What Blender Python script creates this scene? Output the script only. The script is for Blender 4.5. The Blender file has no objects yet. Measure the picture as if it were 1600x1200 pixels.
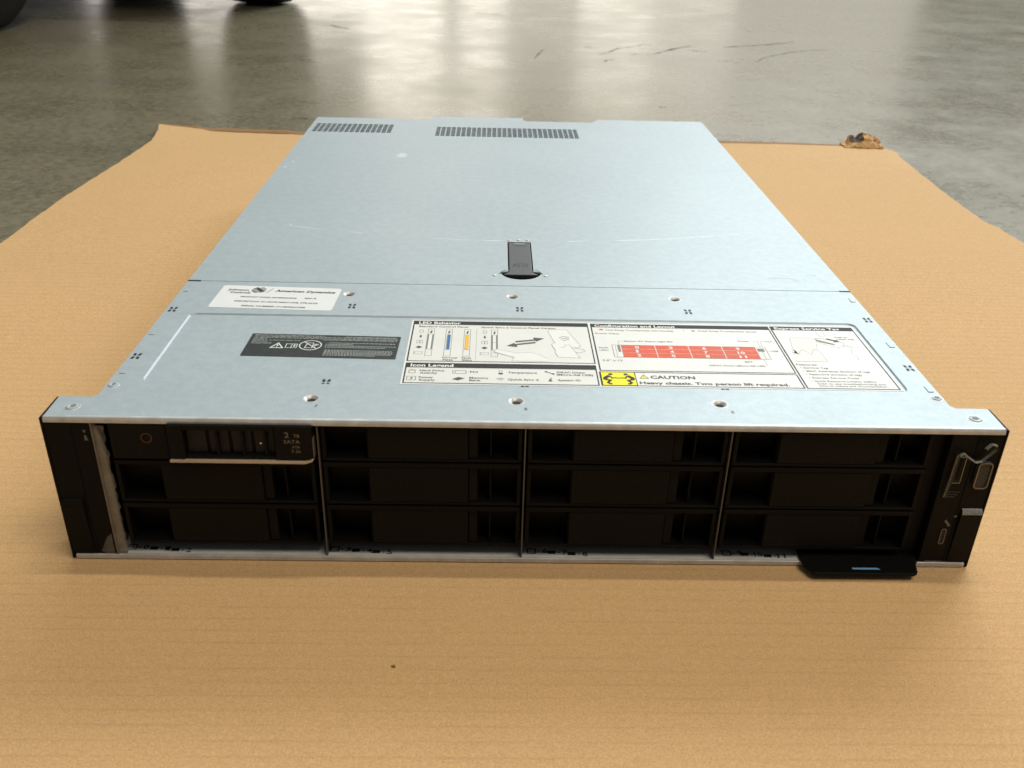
import bpy, bmesh, math, random
from mathutils import Matrix, Vector
random.seed(7)
S = bpy.context.scene
COL = S.collection
R = math.radians
K = 0.001                                   # everything on the server is laid out in millimetres

# ------------------------------------------------------------------ camera, world, lights, exposure
cam = bpy.data.cameras.new('camera'); camo = bpy.data.objects.new('camera', cam); COL.objects.link(camo)
cam.sensor_width = 36.0; cam.lens = 36.0 * 1454.05 / 1600; cam.clip_start = 0.01; cam.clip_end = 200
yaw, pitch, roll = 0.02602, -0.48815, 0.0267
fwd = Vector((math.sin(yaw) * math.cos(pitch), math.cos(yaw) * math.cos(pitch), math.sin(pitch)))
rgt = Vector((math.cos(yaw), -math.sin(yaw), 0)); up = rgt.cross(fwd)
r2 = rgt * math.cos(roll) + up * math.sin(roll); u2 = -rgt * math.sin(roll) + up * math.cos(roll)
camo.matrix_world = Matrix(((r2.x, u2.x, -fwd.x, -0.01984), (r2.y, u2.y, -fwd.y, -0.39806),
                            (r2.z, u2.z, -fwd.z, 0.32055), (0, 0, 0, 1)))
cam.dof.use_dof = True; cam.dof.focus_distance = 0.62; cam.dof.aperture_fstop = 18
S.camera = camo

w = bpy.data.worlds.new('World'); S.world = w; w.use_nodes = True
bg = w.node_tree.nodes['Background']; bg.inputs[0].default_value = (0.95, 0.96, 1.0, 1); bg.inputs[1].default_value = 0.11

def area(name, loc, target, sx, sy, power, color):
    l = bpy.data.lights.new(name, 'AREA'); l.shape = 'RECTANGLE'; l.size = sx; l.size_y = sy
    l.energy = power; l.color = color
    o = bpy.data.objects.new(name, l); COL.objects.link(o); o.location = loc
    o.rotation_euler = (Vector(target) - Vector(loc)).to_track_quat('-Z', 'Y').to_euler()
    return o
# high windows behind and to the right, ceiling lights above, open loading doors and an added dim fill far behind
area('high_window_light', (2.95, 5.3, 3.75), (0.2, 0.1, 0), 4.0, 1.8, 365, (0.89, 0.98, 1.0))
area('high_window_light', (-0.9, 6.6, 5.2), (0.0, 0.1, 0), 4.4, 1.6, 95, (0.89, 0.98, 1.0))
area('ceiling_light', (0.5, 0.86, 6.0), (0.5, 0.0, 0), 2.4, 0.14, 105, (1.0, 0.92, 0.78))
area('ceiling_light', (1.3, -1.1, 3.6), (0.1, 0.1, 0), 2.0, 1.2, 80, (1.0, 0.90, 0.74))
def back_light(a0, a1, z0, z1, power, color=(1.0, 0.93, 0.83), y=14.0):
    d = y + 0.398; x0 = math.tan(R(a0)) * d; x1 = math.tan(R(a1)) * d
    area('door_and_fill_light', ((x0 + x1) / 2, y, (z0 + z1) / 2), ((x0 + x1) / 2, 0, (z0 + z1) / 2), x1 - x0, z1 - z0, power * (x1 - x0) * (z1 - z0), color)
back_light(-22.0, -14.6, 0.1, 3.6, 7)
back_light(-14.2, -3.0, 0.1, 3.9, 9.4)
back_light(-2.3, 0.6, 0.1, 3.9, 8.2)
back_light(0.9, 4.2, 0.1, 2.6, 4.4)
back_light(4.5, 9.0, 0.1, 3.6, 6.8)
back_light(9.1, 13.6, 0.1, 3.4, 4.4)  # dimmer step, split off so the floor reflection fades to the right
back_light(13.8, 23.0, 0.1, 4.4, 2.2)  # added fill, no door: lifts the reflection on the right of the floor

S.view_settings.view_transform = 'Standard'; S.view_settings.look = 'None'
S.view_settings.exposure = 0.0; S.view_settings.gamma = 1.0
S.render.engine = 'CYCLES'

# ------------------------------------------------------------------ materials
class NT:
    def __init__(s, name):
        s.m = bpy.data.materials.new(name); s.m.use_nodes = True; s.t = s.m.node_tree
        s.p = s.t.nodes['Principled BSDF']; s.co = None
    def n(s, typ, **kw):
        n = s.t.nodes.new(typ)
        for k, v in kw.items():
            if k.startswith('_'): setattr(n, k[1:], v)
            else: n.inputs[k.replace('__', ' ')].default_value = v
        return n
    def l(s, a, b): s.t.links.new(a, b)
    def coord(s, scale=(1, 1, 1), which='Object', loc=(0, 0, 0)):
        if s.co is None: s.co = s.t.nodes.new('ShaderNodeTexCoord')
        mp = s.t.nodes.new('ShaderNodeMapping'); mp.inputs['Scale'].default_value = scale; mp.inputs['Location'].default_value = loc
        s.l(s.co.outputs[which], mp.inputs[0]); return mp.outputs[0]
    def noise(s, scale, vec=None, detail=4, rough=0.55, dist=0.0):
        n = s.n('ShaderNodeTexNoise', Scale=scale, Detail=detail, Roughness=rough, Distortion=dist)
        s.l(vec if vec is not None else s.coord(), n.inputs['Vector']); return n.outputs['Fac']
    def ramp(s, fac, stops):
        r = s.t.nodes.new('ShaderNodeValToRGB'); e = r.color_ramp.elements
        while len(e) < len(stops): e.new(0.5)
        for el, (p, c) in zip(e, stops):
            el.position = p; el.color = (c, c, c, 1) if isinstance(c, (int, float)) else (*c, 1)
        s.l(fac, r.inputs[0]); return r.outputs[0]
    def mix(s, fac, a, b, mode='MIX'):
        x = s.t.nodes.new('ShaderNodeMix'); x.data_type = 'RGBA'; x.blend_type = mode
        for v, i in ((fac, 0), (a, 6), (b, 7)):
            if isinstance(v, (int, float)): x.inputs[i].default_value = v
            elif isinstance(v, tuple): x.inputs[i].default_value = (*v, 1)
            else: s.l(v, x.inputs[i])
        return x.outputs[2]
    def math(s, op, a, b=0.0, clamp=False):
        x = s.t.nodes.new('ShaderNodeMath'); x.operation = op; x.use_clamp = clamp
        for v, i in ((a, 0), (b, 1)):
            if isinstance(v, (int, float)): x.inputs[i].default_value = v
            else: s.l(v, x.inputs[i])
        return x.outputs[0]
    def bump(s, h, strength, dist):
        b = s.n('ShaderNodeBump', Strength=strength, Distance=dist); s.l(h, b.inputs['Height']); s.l(b.outputs[0], s.p.inputs['Normal'])
    def set(s, **kw):
        for k, v in kw.items():
            i = s.p.inputs[k.replace('_', ' ')]
            if isinstance(v, tuple): i.default_value = (*v, 1) if len(v) == 3 else v
            elif isinstance(v, (int, float)): i.default_value = v
            else: s.l(v, i)
        return s.m

def m_steel(name, scuffed=False):
    t = NT(name)
    grain = t.noise(900, detail=3); cloud = t.noise(9, detail=5); spang = t.noise(160, detail=2)
    c = t.mix(t.ramp(cloud, [(0.3, 0.0), (0.7, 1.0)]), (0.345, 0.412, 0.45), (0.378, 0.447, 0.482))
    c = t.mix(0.14, c, t.ramp(grain, [(0.3, (0.20, 0.23, 0.24)), (0.7, (0.56, 0.62, 0.64))]))
    c = t.mix(0.10, c, t.ramp(spang, [(0.35, (0.22, 0.25, 0.27)), (0.65, (0.52, 0.57, 0.59))]))
    ro = t.ramp(t.noise(22, detail=6), [(0.3, 0.44), (0.7, 0.47)])
    if scuffed:
        sx = t.n('ShaderNodeSeparateXYZ'); t.l(t.coord(), sx.inputs[0]); X, Y = sx.outputs[0], sx.outputs[1]
        arc = t.math('SUBTRACT', t.math('SUBTRACT', Y, 0.271), t.math('MULTIPLY', t.math('MULTIPLY', X, X), 0.85))
        arc = t.math('ADD', arc, t.math('MULTIPLY', t.math('SUBTRACT', t.noise(18, detail=2), 0.5), 0.006))
        line = t.math('SUBTRACT', 1.0, t.math('DIVIDE', t.math('ABSOLUTE', arc), 0.0011), True)
        brk = t.ramp(t.noise(34, detail=5), [(0.47, 0.0), (0.62, 1.0)])
        ends = t.math('LESS_THAN', t.math('ABSOLUTE', X), 0.185)
        wear = t.math('MULTIPLY', t.math('MULTIPLY', line, brk), ends)
        def blot(cx, cy, rx, ry):
            dx = t.math('DIVIDE', t.math('SUBTRACT', X, cx), rx); dy = t.math('DIVIDE', t.math('SUBTRACT', Y, cy), ry)
            d = t.math('ADD', t.math('MULTIPLY', dx, dx), t.math('MULTIPLY', dy, dy))
            d = t.math('ADD', d, t.math('MULTIPLY', t.noise(220, detail=3), 1.2))
            return t.math('MULTIPLY', t.math('SUBTRACT', 1.5, d), 2.5, True)
        spots = blot(-0.1104, 0.518, 0.0058, 0.0105)
        for bb in ((-0.2145, 0.468, 0.0016, 0.004), (-0.211, 0.487, 0.0012, 0.003), (-0.1765, 0.300, 0.0012, 0.0025)): spots = t.math('MAXIMUM', spots, blot(*bb))
        wear = t.math('MAXIMUM', t.math('MULTIPLY', wear, 0.5), t.math('MULTIPLY', spots, 0.28))
        c = t.mix(wear, c, (0.88, 0.92, 0.93))
        smud = t.ramp(t.noise(5, vec=t.coord((1, 3, 1)), detail=6, rough=0.7), [(0.52, 0.0), (0.75, 0.12)])
        c = t.mix(smud, c, (0.36, 0.39, 0.41))
    t.bump(grain, 0.06, 0.0004)
    return t.set(Base_Color=c, Metallic=0.16, Roughness=ro, Specular_IOR_Level=0.25)
STEEL = m_steel('galvanised_steel'); LID = m_steel('galvanised_steel_scuffed', True)

def m_plain(name, col, rough=0.5, metal=0.0, var=0.0, bump=0.0, scale=300, spec=0.5):
    t = NT(name); c = col
    if var:
        n = t.noise(scale, detail=4)
        c = t.mix(t.ramp(n, [(0.3, 0.0), (0.7, 1.0)]), tuple(v * (1 - var) for v in col), tuple(min(1, v * (1 + var)) for v in col))
        if bump: t.bump(n, bump, 0.0003)
    return t.set(Base_Color=c, Metallic=metal, Roughness=rough, Specular_IOR_Level=spec)
BLACK = m_plain('black_plastic', (0.0045, 0.0043, 0.0040), 0.5, var=0.35, bump=0.15, scale=700, spec=0.1)
PANEL = m_plain('dark_grey_plastic', (0.0068, 0.0062, 0.0054), 0.55, var=0.3, bump=0.12, scale=600, spec=0.1)
PIT = m_plain('inner_black', (0.006, 0.006, 0.006), 0.7)
EDGE = m_plain('raw_steel_edge', (0.52, 0.515, 0.50), 0.42, metal=0.35, var=0.15, scale=120)
DULL = m_plain('dull_zinc', (0.30, 0.29, 0.26), 0.5, metal=0.6, var=0.2, scale=90)
TRAY = m_plain('tray_grey', (0.55, 0.54, 0.50), 0.5, metal=0.1, var=0.12, scale=90)
DIVM = m_plain('divider_steel', (0.13, 0.12, 0.105), 0.45, metal=0.5)
FLANGE = m_plain('flange_dull', (0.17, 0.145, 0.11), 0.55, metal=0.2, var=0.2, scale=150)
DIM = m_plain('dim_print', (0.10, 0.095, 0.085), 0.6)
TAN = m_plain('tan_lever_edge', (0.50, 0.39, 0.28), 0.5, metal=0.15, var=0.1, scale=60)
LATCH = m_plain('latch_grey', (0.028, 0.031, 0.030), 0.5, var=0.2, bump=0.1, scale=500)
KNURL = m_plain('lit_ridge_and_mark_grey', (0.20, 0.205, 0.20), 0.5, var=0.3, bump=0.5, scale=900)
PORT = m_plain('port_shell', (0.22, 0.205, 0.18), 0.4, metal=0.8)
RUBBER = m_plain('tyre_rubber', (0.014, 0.014, 0.015), 0.75, var=0.3, bump=0.3, scale=60)
DARKPAINT = m_plain('dark_paint', (0.03, 0.03, 0.028), 0.5, var=0.2, scale=8)
PAPER = m_plain('label_paper', (0.70, 0.71, 0.70), 0.55, var=0.03, scale=60)
CREAM = m_plain('label_cream', (0.655, 0.66, 0.632), 0.5, var=0.03, scale=60)
STICK = m_plain('sticker_paper', (0.68, 0.70, 0.71), 0.5, var=0.03, scale=80)
INK = m_plain('ink_charcoal', (0.035, 0.035, 0.033), 0.6, var=0.15, scale=200, spec=0.12)
GREYINK = m_plain('ink_grey', (0.10, 0.10, 0.095), 0.6, spec=0.12)
PALEINK = m_plain('ink_pale_grey', (0.22, 0.22, 0.21), 0.6, spec=0.12)
WHITEINK = m_plain('ink_white', (0.74, 0.75, 0.74), 0.55, spec=0.12)
REDINK = m_plain('ink_terracotta', (0.66, 0.115, 0.06), 0.55, var=0.12, scale=400, spec=0.12)
BLUEINK = m_plain('ink_blue', (0.045, 0.16, 0.36), 0.5, spec=0.12)
AMBERINK = m_plain('ink_amber', (0.80, 0.47, 0.05), 0.5, spec=0.12)
YELLOWINK = m_plain('ink_yellow', (0.88, 0.78, 0.02), 0.5, spec=0.12)
SLATE = m_plain('ink_slate', (0.032, 0.039, 0.038), 0.45, var=0.2, scale=300, spec=0.12)
FADED = m_plain('ink_faded_white', (0.40, 0.43, 0.42), 0.6, spec=0.12)
TABBLUE = m_plain('stripe_blue', (0.16, 0.36, 0.62), 0.4)
REDMARK = m_plain('mark_red', (0.085, 0.012, 0.010), 0.5)
TANINK = m_plain('ink_tan', (0.17, 0.135, 0.10), 0.5)

def m_tape():
    t = NT('clear_tape')
    a = t.ramp(t.noise(120, detail=4), [(0.35, 0.04), (0.7, 0.22)])
    return t.set(Base_Color=(0.55, 0.53, 0.48), Roughness=0.22, Alpha=a)
TAPE = m_tape()
CURL = m_plain('tape_edge', (0.20, 0.185, 0.155), 0.35, var=0.3, scale=300)

def m_card(name, base=(0.57, 0.362, 0.172)):
    t = NT(name)
    fib = t.noise(360, vec=t.coord((0.85, 1, 1)), detail=6, rough=0.8)
    spk = t.noise(1100, detail=2)
    mot = t.noise(95, detail=5, rough=0.7)
    cloud = t.noise(5, detail=4)
    sh = lambda k: tuple(min(1, v * k) for v in base)
    c = t.mix(t.ramp(cloud, [(0.3, 0.0), (0.7, 1.0)]), sh(0.95), sh(1.05))
    c = t.mix(0.30, c, t.ramp(fib, [(0.3, sh(0.40)), (0.7, sh(1.6))]))
    c = t.mix(0.16, c, t.ramp(mot, [(0.3, (base[0] * 0.72, base[1] * 0.74, base[2] * 0.6)), (0.7, (base[0] * 1.2, base[1] * 1.18, base[2] * 1.3))]))
    c = t.mix(0.32, c, t.ramp(spk, [(0.3, sh(0.45)), (0.7, sh(1.5))]))
    # flutes of the corrugated board running across the sheet
    wv = t.n('ShaderNodeTexWave', Scale=1.0, Distortion=0.35, Detail=2.0); wv.bands_direction = 'Y'; wv.wave_profile = 'SIN'
    wv.inputs['Detail Scale'].default_value = 1.0
    t.l(t.coord((0.35, 38, 1)), wv.inputs['Vector'])
    h = t.math('ADD', t.math('MULTIPLY', wv.outputs['Fac'], 1.0), t.math('MULTIPLY', fib, 0.25))
    t.bump(h, 0.11, 0.0009)
    fl_ = t.math('MULTIPLY', t.ramp(wv.outputs['Fac'], [(0.90, 0.0), (1.0, 1.0)]), t.ramp(t.noise(26, vec=t.coord((0.7, 2, 1)), detail=4), [(0.38, 0.04), (0.68, 0.25)]))
    c = t.mix(fl_, c, tuple(v * 0.55 for v in base))
    stain = t.ramp(t.noise(11, vec=t.coord(loc=(4.2, 0.6, 0)), detail=2), [(0.73, 0.0), (0.80, 0.30)])
    c = t.mix(stain, c, tuple(v * 0.5 for v in base))
    return t.set(Base_Color=c, Roughness=0.82, Specular_IOR_Level=0.25)
CARD = m_card('cardboard'); CARDEDGE = m_card('cardboard_core', (0.30, 0.17, 0.075))
DIRTCARD = m_plain('soiled_card', (0.075, 0.06, 0.045), 0.8, var=0.5, scale=160)

def m_floor():
    t = NT('polished_concrete')
    big = t.noise(0.9, vec=t.coord((0.7, 1.4, 1)), detail=7, rough=0.62)
    mid = t.noise(5, detail=8, rough=0.68)
    fine = t.noise(110, detail=6, rough=0.75)
    spk = t.noise(420, detail=2)
    streak = t.noise(3.2, vec=t.coord((0.35, 1.9, 1), loc=(2.3, 0.4, 0)), detail=6, rough=0.6, dist=0.6)
    c = t.mix(t.ramp(big, [(0.3, 0.0), (0.7, 1.0)]), (0.135, 0.120, 0.078), (0.235, 0.21, 0.142))
    c = t.mix(0.35, c, t.ramp(mid, [(0.3, (0.075, 0.066, 0.040)), (0.7, (0.31, 0.27, 0.18))]))
    c = t.mix(0.55, c, t.ramp(fine, [(0.3, (0.045, 0.042, 0.026)), (0.7, (0.30, 0.265, 0.18))]))
    c = t.mix(t.ramp(streak, [(0.56, 0.0), (0.72, 0.30)]), c, (0.10, 0.10, 0.08))
    c = t.mix(t.ramp(spk, [(0.64, 0.0), (0.76, 0.6)]), c, (0.07, 0.065, 0.05))
    bits = t.ramp(t.noise(9, vec=t.coord((1, 2.4, 1), loc=(7, 2, 0)), detail=3, rough=0.7), [(0.70, 0.0), (0.75, 0.6)])
    c = t.mix(bits, c, (0.05, 0.045, 0.035))
    ro = t.math('ADD', t.ramp(mid, [(0.3, 0.19), (0.7, 0.30)]), t.math('MULTIPLY', fine, 0.08))
    t.bump(t.math('ADD', t.math('MULTIPLY', mid, 0.35), t.math('MULTIPLY', fine, 0.2)), 0.05, 0.003)
    return t.set(Base_Color=c, Roughness=ro, Specular_IOR_Level=0.5, Specular_Tint=(1.0, 0.93, 0.8))
FLOOR = m_floor()

# ------------------------------------------------------------------ mesh helpers (millimetre input)
def tag(o, label=None, cat=None, group=None, kind=None):
    for k, v in (('label', label), ('category', cat), ('group', group), ('kind', kind)):
        if v: o[k] = v
    return o
def link(name, me, mat, parent=None, loc=None):
    o = bpy.data.objects.new(name, me); COL.objects.link(o)
    if mat is not None and not me.materials: me.materials.append(mat)
    if parent: o.parent = parent
    if loc: o.location = Vector(loc) * K
    return o
class MB:
    def __init__(s): s.v = []; s.f = []
    def add(s, vs, fs):
        b = len(s.v); s.v += [tuple(v) for v in vs]; s.f += [tuple(i + b for i in f) for f in fs]; return s
    def box(s, x0, x1, y0, y1, z0, z1):
        return s.add([(x0, y0, z0), (x1, y0, z0), (x1, y1, z0), (x0, y1, z0), (x0, y0, z1), (x1, y0, z1), (x1, y1, z1), (x0, y1, z1)],
                     [(0, 3, 2, 1), (4, 5, 6, 7), (0, 1, 5, 4), (1, 2, 6, 5), (2, 3, 7, 6), (3, 0, 4, 7)])
    def prism(s, pts, z0, z1, axis='z'):
        n = len(pts); f = (lambda a, b, c: (a, b, c)) if axis == 'z' else (lambda a, b, c: (a, c, b)) if axis == 'y' else (lambda a, b, c: (c, a, b))
        vs = [f(a, b, z0) for a, b in pts] + [f(a, b, z1) for a, b in pts]
        fs = [tuple(range(n - 1, -1, -1)), tuple(range(n, 2 * n))] + [(i, (i + 1) % n, n + (i + 1) % n, n + i) for i in range(n)]
        return s.add(vs, fs)
    def flat(s, pts, z):
        return s.add([(a, b, z) for a, b in pts], [tuple(range(len(pts)))])
    def rect(s, x0, y0, x1, y1, z): return s.flat([(x0, y0), (x1, y0), (x1, y1), (x0, y1)], z)
    def line(s, pts, wd, z, closed=False):
        n = len(pts); L = []
        for i, p in enumerate(pts):
            a = pts[(i - 1) % n] if (closed or i > 0) else p; b = pts[(i + 1) % n] if (closed or i < n - 1) else p
            d1 = Vector((p[0] - a[0], p[1] - a[1])); d2 = Vector((b[0] - p[0], b[1] - p[1]))
            if d1.length < 1e-9: d1 = d2
            if d2.length < 1e-9: d2 = d1
            d1.normalize(); d2.normalize(); t = (d1 + d2)
            if t.length < 1e-6: t = d1
            t.normalize(); nn = Vector((-t.y, t.x)); k = wd / 2 / max(0.35, abs(nn.dot(Vector((-d1.y, d1.x)))))
            L.append((p[0] + nn.x * k, p[1] + nn.y * k)); L.append((p[0] - nn.x * k, p[1] - nn.y * k))
        m = n if closed else n - 1
        return s.add([(a, b, z) for a, b in L], [(2 * i, 2 * i + 1, (2 * i + 3) % (2 * n), (2 * i + 2) % (2 * n)) for i in range(m)])
    def frame(s, x0, y0, x1, y1, wd, z): return s.line([(x0, y0), (x1, y0), (x1, y1), (x0, y1)], wd, z, True)
    def ring(s, cx, cy, rx, ry, wd, z, n=24): return s.line([(cx + rx * math.cos(2 * math.pi * i / n), cy + ry * math.sin(2 * math.pi * i / n)) for i in range(n)], wd, z, True)
    def disc(s, cx, cy, rx, ry, z, n=20): return s.flat([(cx + rx * math.cos(2 * math.pi * i / n), cy + ry * math.sin(2 * math.pi * i / n)) for i in range(n)], z)
    def lathe(s, prof, c=(0, 0, 0), n=24, axis='z', cap=True):
        vs = []
        for r, h in prof:
            for i in range(n):
                a = 2 * math.pi * i / n
                p = (r * math.cos(a), r * math.sin(a), h)
                if axis == 'x': p = (h, r * math.cos(a), r * math.sin(a))
                if axis == 'y': p = (r * math.cos(a), h, r * math.sin(a))
                vs.append((p[0] + c[0], p[1] + c[1], p[2] + c[2]))
        fs = []
        for j in range(len(prof) - 1):
            for i in range(n):
                fs.append((j * n + i, j * n + (i + 1) % n, (j + 1) * n + (i + 1) % n, (j + 1) * n + i))
        if cap:
            fs.append(tuple(range(n - 1, -1, -1))); m = (len(prof) - 1) * n; fs.append(tuple(range(m, m + n)))
        return s.add(vs, fs)
    def mesh(s, name, bevel=0.0, seg=2, smooth=False, xf=None):
        vs = [xf @ Vector(v) for v in s.v] if xf else s.v
        me = bpy.data.meshes.new(name); me.from_pydata([(v[0] * K, v[1] * K, v[2] * K) for v in vs], [], s.f); me.update()
        bm = bmesh.new(); bm.from_mesh(me)
        if bevel:
            es = [e for e in bm.edges if len(e.link_faces) == 2 and e.calc_face_angle(0) > 0.35]
            bmesh.ops.bevel(bm, geom=es, offset=bevel * K, segments=seg, profile=0.5, affect='EDGES', clamp_overlap=True)
        bmesh.ops.recalc_face_normals(bm, faces=bm.faces[:]) if any(len(e.link_faces) == 2 for e in bm.edges) else None
        if smooth:
            for f in bm.faces: f.smooth = True
        bm.to_mesh(me); bm.free(); return me
    def build(s, name, mat, parent=None, bevel=0.0, seg=2, smooth=False, loc=None, xf=None):
        return link(name, s.mesh(name, bevel, seg, smooth, xf), mat, parent, loc)
def flat_up(me):                                   # sheets of print face up
    bm = bmesh.new(); bm.from_mesh(me)
    for f in bm.faces:
        if f.normal.z < 0: f.normal_flip()
    bm.to_mesh(me); bm.free()
_tc = {}
def text_geo(txt, bold=0.0, shear=0.0):
    k = (txt, bold, shear)
    if k in _tc: return _tc[k]
    c = bpy.data.curves.new('t', 'FONT'); c.body = txt; c.resolution_u = 2; c.offset = bold; c.shear = shear; c.fill_mode = 'FRONT'
    o = bpy.data.objects.new('t', c); COL.objects.link(o)
    bpy.context.view_layer.update()
    me = bpy.data.meshes.new_from_object(o.evaluated_get(bpy.context.evaluated_depsgraph_get()))
    vs = [(v.co.x, v.co.y) for v in me.vertices]; fs = [tuple(p.vertices) for p in me.polygons]
    bpy.data.objects.remove(o); bpy.data.curves.remove(c); bpy.data.meshes.remove(me)
    _tc[k] = (vs, fs); return _tc[k]
def put_text(mb, txt, x0, x1, yc, cap, z, bold=0.0, shear=0.0):
    """lettering between x0 and x1 (or natural width if x1 is None), capitals cap high, centred on yc"""
    vs, fs = text_geo(txt, bold, shear)
    if not vs: return
    mx0 = min(v[0] for v in vs); mx1 = max(v[0] for v in vs)
    sy = cap / 0.73; sx = sy if x1 is None else (x1 - x0) / (mx1 - mx0)
    mb.add([(x0 + (a - mx0) * sx, yc - cap / 2 + b * sy, z) for a, b in vs], fs)

# ------------------------------------------------------------------ the floor
FZ = -4.6
fl = MB().rect(-16000, -6000, 16000, 22000, FZ).build('floor', FLOOR); fl['kind'] = 'structure'
def scuff(pts, wd):
    n = len(pts); vs = []
    for i, (x, y) in enumerate(pts):
        a = pts[max(0, i - 1)]; b = pts[min(n - 1, i + 1)]; d = Vector((b[0] - a[0], b[1] - a[1])).normalized()
        k = 0.75 * wd * (0.15 + 0.85 * math.sin(math.pi * (i + 0.25) / n)) * random.uniform(0.6, 1.2)
        vs += [(x - d.y * k, y + d.x * k, FZ + 0.5), (x + d.y * k, y - d.x * k, FZ + 0.5)]
    MB().add(vs, [(2 * i, 2 * i + 1, 2 * i + 3, 2 * i + 2) for i in range(n - 1)]).build('scuff_mark', SCUFF, fl)
def m_scuff():
    t = NT('tyre_scuff'); a = t.ramp(t.noise(60, vec=t.coord((0.4, 1, 1)), detail=4), [(0.35, 0.05), (0.62, 0.62)])
    return t.set(Base_Color=(0.03, 0.027, 0.02), Roughness=0.85, Alpha=a, Specular_IOR_Level=0.1)
SCUFF = m_scuff()
scuff([(213.0, 1804.0), (239.0, 1845.0), (268.0, 1908.0), (303.0, 1943.0), (339.0, 1980.0), (359.0, 1983.0)], 5)
scuff([(324.0, 1820.0), (349.0, 1842.0), (369.0, 1873.0), (399.0, 1917.0), (428.0, 1952.0), (455.0, 1977.0)], 9)
scuff([(535.0, 1751.0), (560.0, 1754.0), (589.0, 1811.0), (616.0, 1843.0), (679.0, 1909.0), (748.0, 1959.0), (793.0, 1956.0)], 4)
scuff([(287.0, 1814.0), (311.0, 1837.0), (331.0, 1821.0)], 5)
scuff([(531.0, 1968.0), (585.0, 1997.0), (657.0, 2029.0), (737.0, 2086.0)], 10)
scuff([(-44.0, 2181.0), (-24.0, 2197.0), (-4.0, 2188.0)], 7)
scuff([(189.0, 1916.0), (201.0, 1918.0), (211.0, 1899.0)], 6)
scuff([(263.0, 1236.0), (271.0, 1243.0), (277.0, 1238.0)], 5)
scuff([(217.0, 1707.0), (224.0, 1734.0), (240.0, 1745.0)], 5)
scuff([(65.0, 1729.0), (78.0, 1803.0), (93.0, 1881.0)], 3)
scuff([(-338.0, 1087.0), (-327.0, 1098.0), (-313.0, 1090.0)], 6)
scuff([(-462.0, 2196.0), (-452.0, 2211.0), (-433.0, 2176.0), (-397.0, 2144.0)], 8)
scuff([(436.0, 1913.0), (456.0, 1896.0), (477.0, 1889.0)], 5)
scuff([(653.0, 2289.0), (668.0, 2292.0), (669.0, 2266.0)], 5)
scuff([(-407.0, 1622.0), (-403.0, 1631.0), (-394.0, 1624.0)], 4)
scuff([(-86.0, 2557.0), (-39.0, 2535.0), (8.0, 2513.0)], 6)
scuff([(472.0, 1760.0), (500.0, 1755.0), (518.0, 1740.0)], 4)

# ------------------------------------------------------------------ the cardboard sheet
def make_card():
    e = MB()
    # outline, anticlockwise from the near left
    left = [(-512, -640), (-508, -200), (-505, 200), (-504, 481), (-507, 640), (-503, 760), (-497, 850), (-494, 900), (-500, 950), (-509, 985)]
    right = [(556, -640), (552, -100), (548, 300), (547.6, 543), (545, 585), (546, 600), (539, 612), (541, 700), (545, 800), (551, 900), (557, 930), (545, 955)]
    # grid between the two edges so that the sheet can curl and wave a little
    def interp(L, t):
        ys = [p[1] for p in L]
        y = -640 + (L[-1][1] + 640) * t
        for a, b in zip(L[:-1], L[1:]):
            if a[1] <= y <= b[1]:
                k = (y - a[1]) / (b[1] - a[1]); return (a[0] + (b[0] - a[0]) * k, y)
        return L[-1]
    NU, NV = 48, 120
    from mathutils import noise as mn
    top = []; bot = []
    for j in range(NV + 1):
        l = interp(left, j / NV); r = interp(right, j / NV)
        for i in range(NU + 1):
            u = i / NU; x = l[0] + (r[0] - l[0]) * u; y = l[1] + (r[1] - l[1]) * u
            if i in (0, NU): x += mn.noise((x * .05, y * .06, 3)) * 1.6
            if j == NV: y += mn.noise((x * .04, 7, 1)) * 2.0
            far = max(0, abs(x) - 255) / 260 + max(0, y - 725) / 260 + max(0, -y - 60) / 500
            z = mn.noise((x * .004, y * .004, 1.3)) * 2.2 * min(1, far) + max(0, far - 0.1) * 0.5
            z = max(z, -0.2 * min(1, far))
            if x < -430 and y > 800: z += ((-430 - x) / 80) * ((y - 800) / 180) * 6
            if far <= 0: z = 0
            top.append((x, y, z)); bot.append((x, y, max(z - 4.0, FZ + 0.35)))
    n = (NU + 1) * (NV + 1); fs = []
    for j in range(NV):
        for i in range(NU):
            a = j * (NU + 1) + i; fs.append((a, a + 1, a + NU + 2, a + NU + 1)); fs.append((n + a, n + a + NU + 1, n + a + NU + 2, n + a + 1))
    per = [i for i in range(NU + 1)] + [j * (NU + 1) + NU for j in range(1, NV + 1)] + [NV * (NU + 1) + i for i in range(NU - 1, -1, -1)] + [j * (NU + 1) for j in range(NV - 1, 0, -1)]
    m2 = len(per); allv = top + bot; sd = [allv[a] for a in per] + [bot[a] for a in per]
    for k in range(m2): fs.append((2 * n + k, 2 * n + m2 + k, 2 * n + m2 + (k + 1) % m2, 2 * n + (k + 1) % m2))
    e.add(allv + sd, fs)
    o = e.build('cardboard_sheet', CARD, smooth=False)
    for p in o.data.polygons: p.use_smooth = abs(p.normal.z) > 0.7
    return tag(o, 'large brown corrugated cardboard sheet under the rack server', 'cardboard')
card = make_card()
from mathutils import noise as mn
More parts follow.
